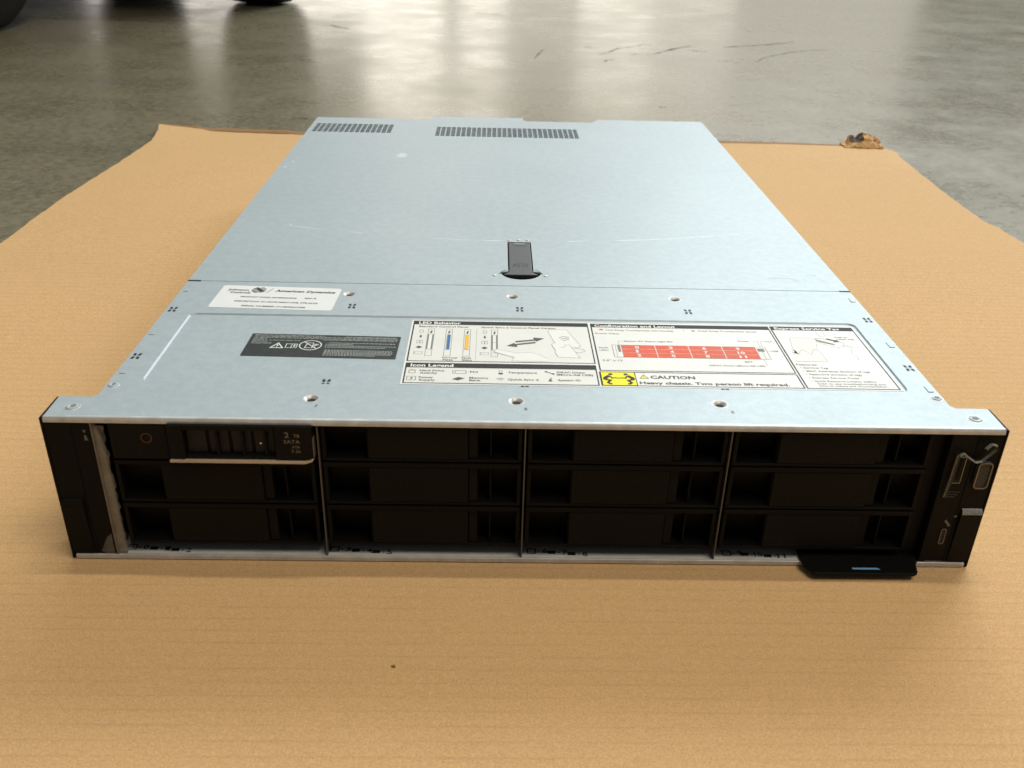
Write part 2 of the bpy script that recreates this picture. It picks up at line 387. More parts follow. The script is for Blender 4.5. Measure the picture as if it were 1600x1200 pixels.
# the far edge is folded over: a narrow turned-up lip, dark underneath, on both sides of the server
def fold(pts, name='folded_edge'):
    vs = []
    for i, (x, y, hgt) in enumerate(pts):
        vs += [(x, y - 3, 0.6), (x + 1, y + 3, 0.8 + hgt * 0.75), (x, y + 7, hgt + 0.8), (x, y + 9, hgt * 0.9)]
    m = len(pts)
    MB().add(vs, [(4 * i + k, 4 * i + k + 1, 4 * i + k + 5, 4 * i + k + 4) for i in range(m - 1) for k in range(3)]).build(name, CARDEDGE, card)
fold([(-511 + i * 13.5, 987 - i * 1.2 + random.uniform(-1.5, 1.5), (3.4 if i < 5 else 0.8 if 7 > i else 2.4 if i < 15 else 0.9) * random.uniform(0.8, 1.15)) for i in range(19)])
fold([(300 + i * 15, 966 - i * 0.5 + random.uniform(-1.5, 1.5), 1.3 * random.uniform(0.7, 1.2)) for i in range(16)])
def torn():
    m = MB(); NX, NY = 15, 7; vs = []
    for j in range(NY + 1):
        for i in range(NX + 1):
            u = i / NX; v = j / NY
            x = 488 + 56 * u; y = 947 + 22 * v
            prof = (0.22 + 0.78 * max(0, math.sin(math.pi * min(1, u * 1.02)) ** 0.7 if u < 0.6 else 1 - 0.25 * abs(math.sin(9 * u)))) * (0.25 if u < 0.15 else 1)
            z = 1 + 19 * prof * (v ** 0.7) * (0.75 + 0.5 * mn.noise((u * 4.1, v * 3.3, 5))) + 3.5 * mn.noise((u * 9, v * 7, 2))
            if u > 0.93: x -= 6 * v
            vs.append((x + 2 * mn.noise((u * 7, v * 5, 9)), y + 4 * mn.noise((u * 6, v * 6, 4)), max(0.5, z)))
    W = NX + 1
    m.add(vs, [(j * W + i, j * W + i + 1, j * W + i + W + 1, j * W + i + W) for j in range(NY) for i in range(NX)])
    o = m.build('torn_flap', CARD, card); o.data.materials.append(DIRTCARD)
    for p in o.data.polygons:
        c = p.center / K; u = (c.x - 488) / 56
        if (0.22 < u < 0.5 and c.z > 6) or (0.72 < u < 0.9 and c.z > 15): p.material_index = 1
    sm = o.modifiers.new('thick', 'SOLIDIFY'); sm.thickness = 0.0022
    o['label'] = 'crumpled torn corner flap with a dark stain'
torn()

# ------------------------------------------------------------------ the rack server
srv = bpy.data.objects.new('rack_server', None); COL.objects.link(srv); srv.location = (0, 0, 0.0003)
tag(srv, 'flat grey steel rack server with black drive front, lying on the cardboard', 'server')
TOP = 86.8; CW = 220.8; SEAM = 181.0

def cut(obj, cutter_mb):
    c = cutter_mb.build('cutter', None); md = obj.modifiers.new('b', 'BOOLEAN'); md.object = c; md.operation = 'DIFFERENCE'; md.solver = 'EXACT'
    bpy.context.view_layer.update()
    me = bpy.data.meshes.new_from_object(obj.evaluated_get(bpy.context.evaluated_depsgraph_get()))
    obj.modifiers.clear(); old = obj.data; obj.data = me; me.name = old.name
    bpy.data.meshes.remove(old); cm = c.data; bpy.data.objects.remove(c); bpy.data.meshes.remove(cm)

# chassis shell: floor, two side walls, rear wall
b = MB()
b.box(-220.2, 220.2, 22, 680, 0.2, 1.4); b.box(-220.4, -219.2, 21.6, 682, 0.3, 85.4); b.box(219.2, 220.4, 21.6, 682, 0.3, 85.4); b.box(-219.1, 219.1, 680.2, 681.4, 1.5, 85.4)
b.build('chassis_shell', STEEL, srv)
MB().box(-218.5, 218.5, 40, 679, 2, 60).build('dark_interior', PIT, srv)  # black box paints in the shade inside, seen through the vent holes
MB().box(-218, 218, 178.6, 184.5, 80, 85.3).build('seam_flange', DULL, srv)

# front top panel with a sunk label field
def front_panel():
    m = MB(); T, B = TOP, TOP - 1.2; Z = TOP - 0.8
    X0, X1, Y0, Y1 = -204.3, 205.6, 38.3, 128.5; s = 0.9; rc = 5.0
    # outline with small chamfers at the steps
    out = [(-239.2, 0.2), (239.2, 0.2), (239.6, 20.2), (238.6, 21.3), (CW + 2.2, 21.3), (CW, 24), (CW, SEAM - 0.5), (-CW, SEAM - 0.5), (-CW, 24), (-CW - 2.2, 21.3), (-238.6, 21.3), (-239.6, 20.2)]
    def rr(x0, x1, y0, y1, r):
        P = []
        for cx, cy, a0 in ((x1 - r, y0 + r, -90), (x1 - r, y1 - r, 0), (x0 + r, y1 - r, 90), (x0 + r, y0 + r, 180)):
            for k in range(5): a = R(a0 + 22.5 * k); P.append((cx + r * math.cos(a), cy + r * math.sin(a)))
        return P
    bm = bmesh.new()
    o1 = [bm.verts.new((x * K, y * K, T * K)) for x, y in out]
    h1 = [bm.verts.new((x * K, y * K, T * K)) for x, y in rr(X0, X1, Y0, Y1, rc)]
    es = [bm.edges.new((o1[i], o1[(i + 1) % len(o1)])) for i in range(len(o1))] + [bm.edges.new((h1[i], h1[(i + 1) % len(h1)])) for i in range(len(h1))]
    bmesh.ops.triangle_fill(bm, edges=es, use_beauty=True)
    h2 = [bm.verts.new((x * K, y * K, Z * K)) for x, y in rr(X0 + s, X1 - s, Y0 + s, Y1 - s, rc - 1.5)]
    n = len(h1)
    for i in range(n): bm.faces.new((h1[i], h1[(i + 1) % n], h2[(i + 1) % n], h2[i]))
    bm.faces.new(h2)
    o2 = [bm.verts.new((x * K, y * K, B * K)) for x, y in out]
    for i in range(len(out)): bm.faces.new((o1[i], o2[i], o2[(i + 1) % len(out)], o1[(i + 1) % len(out)]))
    bm.faces.new(o2[::-1])
    bmesh.ops.recalc_face_normals(bm, faces=bm.faces[:])
    me = bpy.data.meshes.new('front_top_panel'); bm.to_mesh(me); bm.free()
    return link('front_top_panel', me, STEEL, srv)
fp = front_panel()
DIMS = [(x, y) for y in (162.4, 22.5) for x in (-112.0, -6.4, 99.4)]
c = MB()
for x, y in DIMS: c.lathe([(3.9, -4), (3.9, 3)], (x, y, TOP), 24)
cut(fp, c)
d = MB().lathe([(4.3, 0.06), (3.8, 0.12), (3.2, -0.25), (2.5, -0.8), (2.2, -1.1), (2.15, -4)], (0, 0, 0), 24, cap=False)
dm = d.mesh('threaded_dimple', smooth=True)
pm = MB().disc(0, 0, 2.16, 2.16, -1.5).mesh('hole'); flat_up(pm)
for x, y in DIMS:
    o = link('threaded_dimple', dm, EDGE, srv, (x, y, TOP)); link('hole', pm, PIT, o)
# rolled front lip of the top panel
MB().prism([(-0.55, 84.0), (-0.55, 85.6), (0.15, 86.72), (1.0, 86.9), (2.2, 86.86), (2.2, 85.7), (0.9, 85.4), (0.7, 84.0)], -239.3, 239.3, 'x').build('front_lip', EDGE, srv, bevel=0.12)

# rear lid with perforations, notched rear edge and a well for the latch
def rear_lid():
    holes = []
    def grid(x0, x1, nx, y0, y1, ny, fx, fy):
        px = (x1 - x0) / nx; py = (y1 - y0) / ny
        for i in range(nx):
            for j in range(ny):
                cx = x0 + (i + .5) * px; cy = y0 + (j + .5) * py
                holes.append((cx - px * fx / 2, cx + px * fx / 2, cy - py * fy / 2, cy + py * fy / 2))
    grid(-216.2, -130.6, 15, 611.5, 651.5, 6, 0.80, 0.76)
    grid(-83.6, 71.6, 28, 602.5, 645.5, 7, 0.80, 0.76)
    q = lambda v: round(v, 3)
    xs = {-CW, CW, -93.6, -86.4, 13.2, 18.0, 92.0, 100.0}; ys = {SEAM + 0.2, 590.0, 676.0, 682.0, 686.0, 698.0}
    for h in holes: xs |= {q(h[0]), q(h[1])}; ys |= {q(h[2]), q(h[3])}
    xs = sorted(xs); ys = sorted(ys); H = set()
    xi = {x: i for i, x in enumerate(xs)}; yi = {y: i for i, y in enumerate(ys)}
    for h in holes:
        for i in range(xi[q(h[0])], xi[q(h[1])]):
            for j in range(yi[q(h[2])], yi[q(h[3])]): H.add((i, j))
    bm = bmesh.new(); V = {}
    def vert(i, j):
        if (i, j) not in V: V[(i, j)] = bm.verts.new((xs[i] * K, ys[j] * K, TOP * K))
        return V[(i, j)]
    for i in range(len(xs) - 1):
        for j in range(len(ys) - 1):
            if (i, j) in H: continue
            xa, xb, ya = xs[i], xs[i + 1], ys[j]
            full = [vert(i, j), vert(i + 1, j), vert(i + 1, j + 1), vert(i, j + 1)]
            if xb <= -93.6: lim = 682
            elif xb <= -86.4: lim = 'up'
            elif xb <= 13.2: lim = 698
            elif xb <= 18: lim = 'dn'
            elif xb <= 92: lim = 682
            elif xb <= 100: lim = 'up'
            else: lim = 698
            if lim == 'up' or lim == 'dn':
                if ya < 682: bm.faces.new(full)
                elif ya < 686:
                    pass
                continue
            if ya < lim: bm.faces.new(full)
    # slanted shoulders of the rear tabs
    for xa, xb, upw in ((-93.6, -86.4, True), (13.2, 18.0, False), (92.0, 100.0, True)):
        i, k = xi[xa], xi[xb]; j0, j1, j2 = yi[682.0], yi[686.0], yi[698.0]
        inner = k if upw else i
        a, bb = vert(i, j0), vert(k, j0)
        bm.faces.new([a, bb, vert(inner, j1), vert(inner, j2)])
    bmesh.ops.remove_doubles(bm, verts=bm.verts[:], dist=1e-7)
    bmesh.ops.recalc_face_normals(bm, faces=bm.faces[:])
    if bm.faces[0].normal.z < 0: bmesh.ops.reverse_faces(bm, faces=bm.faces[:])
    ext = bmesh.ops.extrude_face_region(bm, geom=bm.faces[:])
    for v in [g for g in ext['geom'] if isinstance(g, bmesh.types.BMVert)]: v.co.z -= 1.1 * K
    bmesh.ops.recalc_face_normals(bm, faces=bm.faces[:])
    me = bpy.data.meshes.new('rear_lid'); bm.to_mesh(me); bm.free()
    return link('rear_lid', me, LID, srv)
lid = rear_lid()
WELL = [(14.0 * math.cos(a), 206.0 + 13.6 * math.sin(a)) for a in [R(180 + 180 * i / 16) for i in range(17)]] + [(8.8, 208), (8.8, 268.5), (-8.8, 268.5), (-8.8, 208)]
cut(lid, MB().prism(WELL, TOP - 4, TOP + 4))
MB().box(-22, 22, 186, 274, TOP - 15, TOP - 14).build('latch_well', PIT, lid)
# latch lever: strap, foot and its printing
lv = MB(); lv.prism([(-8.1, 267.6), (-8.1, 209.5), (-9.2, 206), (-12.4, 201.8), (12.4, 201.8), (9.2, 206), (8.1, 209.5), (8.1, 267.6)][::-1], TOP - 3, TOP - 0.1)
lever = lv.build('latch_lever', LATCH, lid, bevel=0.5)
MB().box(-4, 4, 262.4, 265.2, TOP - 0.09, TOP + 0.25).build('lever_mark', KNURL, lever, bevel=0.1)
q = MB(); q.ring(-2.6, 219, 1.9, 1.9, 0.6, TOP - 0.05, 14); q.ring(3.0, 219, 1.9, 1.9, 0.6, TOP - 0.05, 14); q.line([(-5.8, 217), (-4.2, 222), (0.2, 223.5), (5, 222)], 0.5, TOP - 0.05)
q.build('lock_symbol', PIT, lever)
for x, y in ((-7.2, 271.6), (0.0, 272.8), (6.6, 272.8), (-18.1, 199.6), (16.8, 199.9)):
    MB().lathe([(1.6, 0.0), (1.3, 0.35), (0.5, 0.5)], (x, y, TOP), 14).build('rivet', EDGE, lid, smooth=True)
q = MB()
for sgn in (-1, 1):
    q.line([(sgn * (9.6 + 5.4 * math.sin(R(a * 9))), 210.5 - 8.0 * (a / 8) ** 1.4) for a in range(9)], 0.8, TOP + 0.06)
q.build('stamped_arc', GREYINK, lid)
# light scratches near the right of the seam
q = MB(); q.line([(172, 203.5), (186, 203.0), (191.5, 197.6)], 0.45, TOP + 0.05); q.line([(204, 210), (206.4, 208.6)], 0.7, TOP + 0.05); q.line([(206.5, 203), (209, 197)], 0.3, TOP + 0.05)
q.build('scratch', PALEINK, lid)

# screws on the ears and at the chassis corner
def screw(x, y, r, z=TOP):
    o = MB().lathe([(r, 0.0), (r * 0.96, 0.35), (r * 0.8, 0.55), (r * 0.45, 0.55), (r * 0.38, 0.1), (0.05, 0.1)], (0, 0, 0), 22).build('screw', STEEL, srv, smooth=False, loc=(x, y, z))
    for p in o.data.polygons: p.use_smooth = True
    MB().lathe([(r * 1.25, 0.0), (r * 1.2, 0.12), (r * 1.05, 0.12), (r * 1.02, 0.03)], (0, 0, 0), 22).build('washer_ring', EDGE, o)
    q = MB(); q.line([(-r * .3, -r * .3), (r * .3, r * .3)], r * .16, 0.14); q.line([(-r * .3, r * .3), (r * .3, -r * .3)], r * .16, 0.142); q.build('drive_slot', GREYINK, o)
screw(-228.9, 10.6, 3.4); screw(228.2, 10.3, 3.4); screw(-217.2, 34.1, 2.7); screw(217.4, 32.0, 2.7)
# formed tabs and black slot marks along the edges
tabm = MB().prism([(-1.5, -3.2), (1.5, -3.2), (1.5, 3.2), (-1.5, 3.2)], 0, 0.35).mesh('formed_tab', bevel=0.1)
for x, y in ((-217.0, 165.3), (-217.2, 99.3), (-217.0, 50.2), (217.0, 165.7), (217.0, 97.5), (217.2, 42)): link('formed_tab', tabm, STEEL, srv, (x, y, TOP))
mk = MB()
for sx in (-1, 1):
    mk.flat([(sx * 0.35, 0.5), (sx * 2.1, 0.7), (sx * 2.3, 3.6), (sx * 0.8, 3.5)], 0.05); mk.flat([(sx * 0.35, -0.5), (sx * 2.1, -0.7), (sx * 2.3, -3.6), (sx * 0.8, -3.5)], 0.05)
mkm = mk.mesh('slot_mark'); flat_up(mkm)
for x, y in ((-216.4, 133.2), (-216.6, 68.0), (216.2, 133.7), (216.3, 67.4), (-107.6, 142.6), (-2.2, 141.9), (104.5, 142.2)): link('slot_mark', mkm, PIT, srv, (x, y, TOP))
for x, y in ((-107.6, 41.6),): link('slot_mark', mkm, PIT, srv, (x, y, TOP - 0.75))
for x in (-1.6, 105.7):
    q = MB(); q.rect(x - 2.1, 38.2, x - 0.3, 39.7, TOP + 0.05); q.rect(x + 0.3, 38.2, x + 2.1, 39.7, TOP + 0.05); q.build('slot_mark', PIT, srv)
for tx, x, y in (('F', -108.6, 14.7), ('E', -2.3, 14.4), ('E', 103.6, 14.1)):
    q = MB(); put_text(q, tx, x, None, y, 2.6, TOP + 0.05, 0.01); q.build('stamped_letter', INK, srv)
for x0, x1 in ((-221.0, -212.5), (213.5, 221.0)):
    q = MB(); q.rect(x0, SEAM - 1.4, x1, SEAM + 1.0, TOP + 0.06); q.build('seam_notch', PIT, srv)

# ---- front: lip, tray, dividers, side pieces
MB().box(-239.0, 239.0, -0.7, 0.9, 0.1, 3.0).build('bottom_lip', EDGE, srv, bevel=0.45)
tray = MB().box(-216.5, 213.0, 0.95, 30, 0.6, 2.6).build('number_tray', TRAY, srv)
DIV = (-105.8, -2.0, 101.9)
for x in DIV: MB().box(x - 0.3, x + 0.3, 0.2, 34, 2.7, 85.3).build('bay_divider', DIVM, srv, bevel=0.1)
MB().prism([(-217.0, 3.0), (-212.2, 3.0), (-212.6, 60), (-213.6, 75), (-216.0, 84.2), (-217.0, 84.2)], 0.9, 3.0, 'y').build('side_flange', FLANGE, srv, bevel=0.2)  # narrowed top puts the lid's shadow into the outline
MB().box(-217.0, -216.3, -0.5, 0.85, 3.2, 84.0).build('flange_edge', FLANGE, srv)
MB().box(-212.0, 213.2, 36, 38, 2.7, 85.2).build('bay_back', PIT, srv)
MB().box(206.3, 213.2, 5, 34, 2.7, 85.2).build('bay_side_wall', BLACK, srv, bevel=0.6)
# bay numbers on the tray
zt = 2.66
for k, x in enumerate((-204.0, -192.2, -180.6, -95.4, -84.0, -73.0, 11.0, 21.9, 32.8, 117.8, 127.6, 140.0)):
    yy = 6.6 - (k % 3) * 1.1; nb = MB(); ic = MB()
    put_text(nb, str(k), x - (2.2 if k > 9 else 1.5), x + (2.4 if k > 9 else 1.4), yy, 3.6, zt, 0.02)
    nb.build('bay_number', INK, tray)
    MB().disc(x - 3.4, yy - 0.3, 0.5, 0.6, zt, 8).build('bay_dot', INK, tray)
    if k % 3 == 0: ic.frame(x - 9.6, yy - 2.2, x - 5.2, yy + 1.6, 0.7, zt)
    else: ic.rect(x - 9.6, yy - 1.3, x - 5.2, yy + 1.3, zt)
    ic.build('bay_icon', PIT, tray)

# ---- drive blanks: build one, then share its meshes
BWID = 100.8
def blank_meshes(h):
    f = MB()
    f.box(0, BWID, 0, 26, h - 2.6, h); f.box(0, BWID, 0.4, 26, 0, 1.6)                    # top and bottom bars
    f.box(0, 2.0, 0.2, 26, 1.6, h - 2.6); f.box(BWID - 2.0, BWID, 0.2, 26, 1.6, h - 2.6)  # cheeks
    f.prism([(12, 1.6), (4.5, h - 2.6), (26, h - 2.6), (26, 1.6)], 2.0, 22.5, 'x')          # sloping backs of the finger recesses
    f.prism([(12, 1.6), (4.5, h - 2.6), (26, h - 2.6), (26, 1.6)], 78.6, BWID - 2.0, 'x')
    f.box(22.5, 23.0, 1.2, 26, 1.6, h - 2.6)
    return (f.mesh('drive_blank', bevel=0.35), MB().box(23.1, 73.6, 0.3, 20, 1.65, h - 2.7).mesh('face_panel', bevel=0.5),
            MB().box(73.8, 78.5, 1.6, 20, 1.65, h - 2.7).mesh('side_step', bevel=0.4), MB().box(84.6, 85.6, 2.8, 14, 1.7, h - 2.7).mesh('inner_rib', bevel=0.2))
ROWS = ((9.4, 25.6), (35.9, 25.6), (62.4, 22.8))
bays = ((-211.6, -106.6), (-105.0, -2.8), (-1.2, 101.1), (102.7, 206.0))
meshes = {h: blank_meshes(h) for _, h in ROWS}
for ci, (xa, xb) in enumerate(bays):
    for ri, (z, h) in enumerate(ROWS):
        if ci == 0 and ri == 2: continue
        a, p, s_, rb = meshes[h]
        o = link('drive_blank', a, BLACK, srv, (xa + (xb - xa - BWID) / 2, 1.2, z))
        link('face_panel', p, PANEL, o); link('side_step', s_, PANEL, o); link('inner_rib', rb, BLACK, o)
# the one real drive carrier, top left
z0 = 62.6
dc = MB().box(-209, -107.4, 2.2, 26, z0, 85.1).build('drive_carrier', BLACK, srv, bevel=0.4)
dc['label'] = 'drive carrier with tan edged release lever'
MB().box(-208.6, -180.2, -0.2, 2.1, z0 + 0.6, 84.6).build('button_plate', PANEL, dc, bevel=0.5)
def front(mb):                                     # turn flat x-y artwork into artwork standing on the front face
    return Matrix(((1, 0, 0, 0), (0, 0, -1, 0), (0, 1, 0, 0), (0, 0, 0, 1)))
q = MB(); q.ring(-190.4, 75.6, 2.6, 2.6, 0.55, 0.3, 20); q.build('red_ring', REDMARK, dc, xf=front(q))
lvp = MB(); lvp.box(-179.2, -171.5, -2.6, 2.1, 65.4, 84.4); lvp.box(-126.5, -108.0, -2.6, 2.1, 65.4, 84.4); lvp.box(-171.4, -126.6, -2.0, 2.1, 65.4, 66.6); lvp.box(-171.4, -126.6, -2.4, 2.1, 81.6, 84.4)
for x in (-155.4, -142.8, -131.5): lvp.box(x - 0.7, x + 0.7, -1.2, 2.0, 66.7, 81.5)
lvo = lvp.build('release_lever', PANEL, dc, bevel=0.3)
q = MB()
for i in range(4): q.box(-170.8 + i * 11.2, -161.4 + i * 11.2, 1.4, 2.12, 67, 81.4)
q.build('vent_window', PIT, dc)
MB().prism([(-179.4, 63.4), (-112.2, 63.4), (-108.6, 64.7), (-107.7, 66.2), (-108.4, 66.2), (-110.2, 65.1), (-112.6, 64.6), (-179.4, 64.6)], -3.6, 1.6, 'y').build('lever_edge', TAN, dc, bevel=0.15)
MB().box(-107.9, -107.3, -2.4, 1.4, 67, 77.5).build('lever_spring', DIVM, dc)
q = MB(); zz = 2.66
put_text(q, '2', -121.4, -119.2, 79.9, 3.2, zz, 0.008); put_text(q, 'TB', -117.0, -114.0, 79.4, 1.9, zz, 0.004); put_text(q, 'SATA', -122.0, -114.0, 76.0, 2.1, zz, 0.006)
put_text(q, '6Gb', -118.0, -114.2, 73.0, 1.7, zz, 0.0); put_text(q, '7.2k', -118.6, -113.8, 70.4, 1.8, zz, 0.004)
q.build('capacity_print', TANINK, dc, xf=front(q))['kind'] = 'stuff'
q = MB(); q.disc(-133.5, 74.6, 0.5, 0.5, 2.2, 8); q.build('light_speck', STICK, dc, xf=front(q))

# ---- ears
def ear(sgn, inner):
    x0, x1 = sorted((sgn * inner, sgn * 241.0))
    m = MB().box(x0, x1, 0, 21.2, 3.1, 85.5); e = m.build('rack_ear', BLACK, srv, bevel=0.5)
    MB().box(*sorted((sgn * 239.75, sgn * 241.1)), -0.5, 21.6, 0.1, 86.5).build('ear_rim', BLACK, e, bevel=0.5)
    a, b = sorted((sgn * 228.6, sgn * 239.7))
    MB().prism([(-0.5, 4.2), (-1.6, 34.5), (-1.4, 36.2), (-0.9, 37.4), (0.6, 38.0), (1.0, 38.0), (1.0, 4.2)], a, b, 'x').build('ear_latch', BLACK, e, bevel=0.4)
    MB().prism([(-1.9, 35.6), (-1.8, 37.0), (-1.0, 38.4), (0.9, 39.0), (0.9, 38.1), (-0.6, 37.6), (-1.3, 36.6), (-1.5, 35.6)], a + 0.2, b - 0.2, 'x').build('latch_ridge', KNURL if sgn > 0 else PANEL, e, bevel=0.15)  # right ridge painted paler for the light on its top, left one dark
    MB().box(*sorted((sgn * 226.9, sgn * 227.3)), -0.35, 0.2, 3.5, 84).build('panel_joint', PANEL, e)
    return e
el = ear(-1, 217.1); er = ear(1, 213.4)
q = MB(); q.flat([(-220.6, 77.2), (-219.6, 76.6), (-219.0, 73.8), (-221.0, 73.8)], 0.4); q.disc(-220.2, 79.2, 0.7, 0.9, 0.4, 10); q.build('health_icon', DIM, el, xf=front(q))
# ports on the right ear
def rrect(x0, x1, z0_, z1, r, n=4):
    P = []
    for cx, cz, a0 in ((x1 - r, z0_ + r, -90), (x1 - r, z1 - r, 0), (x0 + r, z1 - r, 90), (x0 + r, z0_ + r, 180)):
        for k in range(n + 1): a = R(a0 + 90 / n * k); P.append((cx + r * math.cos(a), cz + r * math.sin(a)))
    return P
def port(name, x0, x1, z0_, z1, r, wall, proud, depth):
    o = rrect(x0, x1, z0_, z1, r); i = rrect(x0 + wall, x1 - wall, z0_ + wall, z1 - wall, max(0.2, r - wall)); n = len(o); m = MB()
    vs = [(a, 0.3, b) for a, b in o] + [(a, -proud, b) for a, b in o] + [(a, -proud, b) for a, b in i] + [(a, -0.25, b) for a, b in i]
    m.add(vs, [(k * n + t, k * n + (t + 1) % n, (k + 1) * n + (t + 1) % n, (k + 1) * n + t) for k in range(3) for t in range(n)])
    pt = m.build(name, PORT, er)
    MB().add([(a, -0.2, b) for a, b in i], [tuple(range(n))]).build('port_cavity', PIT, pt)
    return pt
port('usb_port', 217.6, 223.2, 54.8, 71.0, 0.4, 0.35, 0.8, 5)
MB().box(220.6, 221.9, -0.7, -0.22, 57, 69).build('usb_tongue', PANEL, er)
PINS = m_plain('connector_insert', (0.035, 0.031, 0.026), 0.6)
vg = port('video_port', 229.8, 237.2, 52.4, 68.2, 2.2, 0.5, 2.2, 3)
q = MB()
for i in range(3):
    for j in range(5): q.disc(231.9 + i * 1.7, 55.2 + j * 2.5 + (i % 2) * 0.9, 0.42, 0.42, 1.36, 8)
MB().add([(a_, -1.3, b_) for a_, b_ in rrect(230.3, 236.7, 52.9, 67.7, 1.8)], [tuple(range(20))]).build('connector_face', PINS, vg)
q.build('pin_holes', PIT, vg, xf=front(q))['kind'] = 'stuff'
port('micro_usb_port', 221.2, 224.0, 15.6, 25.4, 0.9, 0.28, 0.5, 3)
q = MB(); q.line([(221.6, 31.2), (224.6, 27.4)], 1.4, 0.42); q.disc(226.4, 33.8, 0.8, 0.7, 0.42, 10)
for k, yy in enumerate((49.2, 47.6, 46.2)): q.line([(217.4, yy), (224.8 - k, yy)], 0.25, 0.42)
q.build('port_print', DIM, er, xf=front(q))['kind'] = 'stuff'
# strip and curl of clear tape left on the right ear
path = [(216.4, 46), (217.0, 56), (217.2, 66), (217.6, 72.2), (219.4, 73.6), (222.6, 71.0), (226.2, 68.6), (229.4, 69.2), (232.4, 73.0), (235.4, 77.2), (234.6, 78.8), (231.8, 79.6), (229.6, 76.6)]
tp = MB(); vs = []
for i, (x, z) in enumerate(path): vs += [(x, -0.8 - 0.10 * i, z), (x + 0.7, -1.4 - 0.12 * i, z + 0.9), (x + 0.4, -3.2 - 0.1 * i, z + 0.5)]
tp.add(vs, [(3 * i + k, 3 * i + k + 1, 3 * i + k + 4, 3 * i + k + 3) for i in range(len(path) - 1) for k in range(2)])
tp.build('tape_curl', CURL, er)
# ragged tape on the left flange
L = [(-217.6, 6.0)] ; Rr = []
zz = 5.0
while zz < 84: Rr.append((-211.2 + random.uniform(-1.0, 0.9), zz)); zz += random.uniform(1.2, 3.4)
q = MB(); vs = [(-217.8, 0.75, z) for _, z in Rr] + [(x, 0.7, z) for x, z in Rr]; n = len(Rr)
q.add(vs, [(i, n + i, n + i + 1, i + 1) for i in range(n - 1)])
q.add([(-225.0, -0.35, 5), (-217.8, -0.7, 2.0), (-217.8, -0.7, 17), (-220.8, -0.35, 14)], [(0, 1, 2, 3)])
q.add([(-217.7, -0.72, 0.3), (-208.5, -0.75, 0.3), (-207.0, 0.6, 6.2), (-217.7, 0.6, 6.2)], [(0, 1, 2, 3)])
q.build('tape_strip', TAPE, srv)
q = MB(); q.add([(217, -0.75, 0.4), (226, -0.75, 0.3), (227, -0.78, 4.6), (216.6, -0.78, 4.8)], [(0, 1, 2, 3)]); q.add([(219.4, -0.8, 0.6), (223.2, -0.8, 0.5), (222.6, -4.2, 0.25), (220.2, -3.6, 0.25)], [(0, 1, 2, 3)]); q.build('tape_patch', TAPE, srv)

# ---- pull-out information tag at the lower right
tg = MB().prism([(149.3, 9), (149.0, -4.8), (149.8, -6.2), (152.6, -12.0), (154.2, -12.8), (206.6, -12.6), (208.6, -11.2), (210.6, -3.6), (212.6, -1.0), (213.0, 9)][::-1], 3.1, 5.0).build('pull_out_tag', BLACK, srv, bevel=0.35)
MB().prism([(174.6, -9.4), (189.2, -9.4), (188.0, -8.0), (174.2, -8.0)], 4.98, 5.08).build('tag_stripe', TABBLUE, tg)

# ------------------------------------------------------------------ labels on the top
def place(o, x, y, rot): o.location = Vector((x, y, 0)) * K; o.rotation_euler = (0, 0, R(rot))
def words(mb, x0, x1, y, hgt, z, lo=1.2, hi=4.2):       # rows of tiny print that cannot be read in the photograph
    x = x0
    while x < x1 - 0.6:
        e = min(x1, x + random.uniform(lo, hi)); mb.rect(x, y - hgt / 2, e, y + hgt / 2, z); x = e + 0.55
def rounded(hw, hh, r): return rrect(-hw, hw, -hh, hh, r)

# white product sticker
zb = TOP + 0.12
st = MB().prism(rounded(38.6, 18.1, 2.0), TOP + 0.02, zb).build('product_sticker', STICK, srv); place(st, -157.2, 154.1, -2.3)
st['label'] = 'white product sticker with two maker names'
q = MB(); z = zb + 0.05
put_text(q, 'Johnson', -34.0, -20.6, 11.0, 3.0, z, 0.028); put_text(q, 'Controls', -31.6, -18.4, 6.6, 3.0, z, 0.028)
put_text(q, 'American Dynamics', -3.4, 35.6, 11.2, 3.4, z, 0.035, 0.12)
put_text(q, 'PRODUCT CODE: ADVER00N0N2', -22.8, 13.0, -0.2, 1.9, z, 0.028); put_text(q, 'REV: B', 18.2, 25.4, 0.2, 1.9, z, 0.028)
put_text(q, 'DESCRIPTION: 2U ADVR RMNT NVR, 2TB SATA', -24.8, 28.0, -7.4, 2.0, z, 0.028)
put_text(q, 'SERIAL NUMBER: D14843061098', -18.6, 21.4, -14.4, 2.0, z, 0.028)
q.line([(-8.4, 7.0), (-5.6, 14.6)], 0.45, z)
q.build('sticker_print', INK, st)['kind'] = 'stuff'
q = MB()
for k in range(6):
    yk = -3.6 + 1.44 * k; hwk = math.sqrt(max(0.1, 4.4 ** 2 - yk ** 2)) * 1.05
    q.line([(-14.2 + hwk * u / 4, 11.4 + yk + 0.55 * math.sin(u * 0.9 + k)) for u in range(-4, 5)], 0.95, z)
q.build('globe_emblem', INK, st)['kind'] = 'stuff'

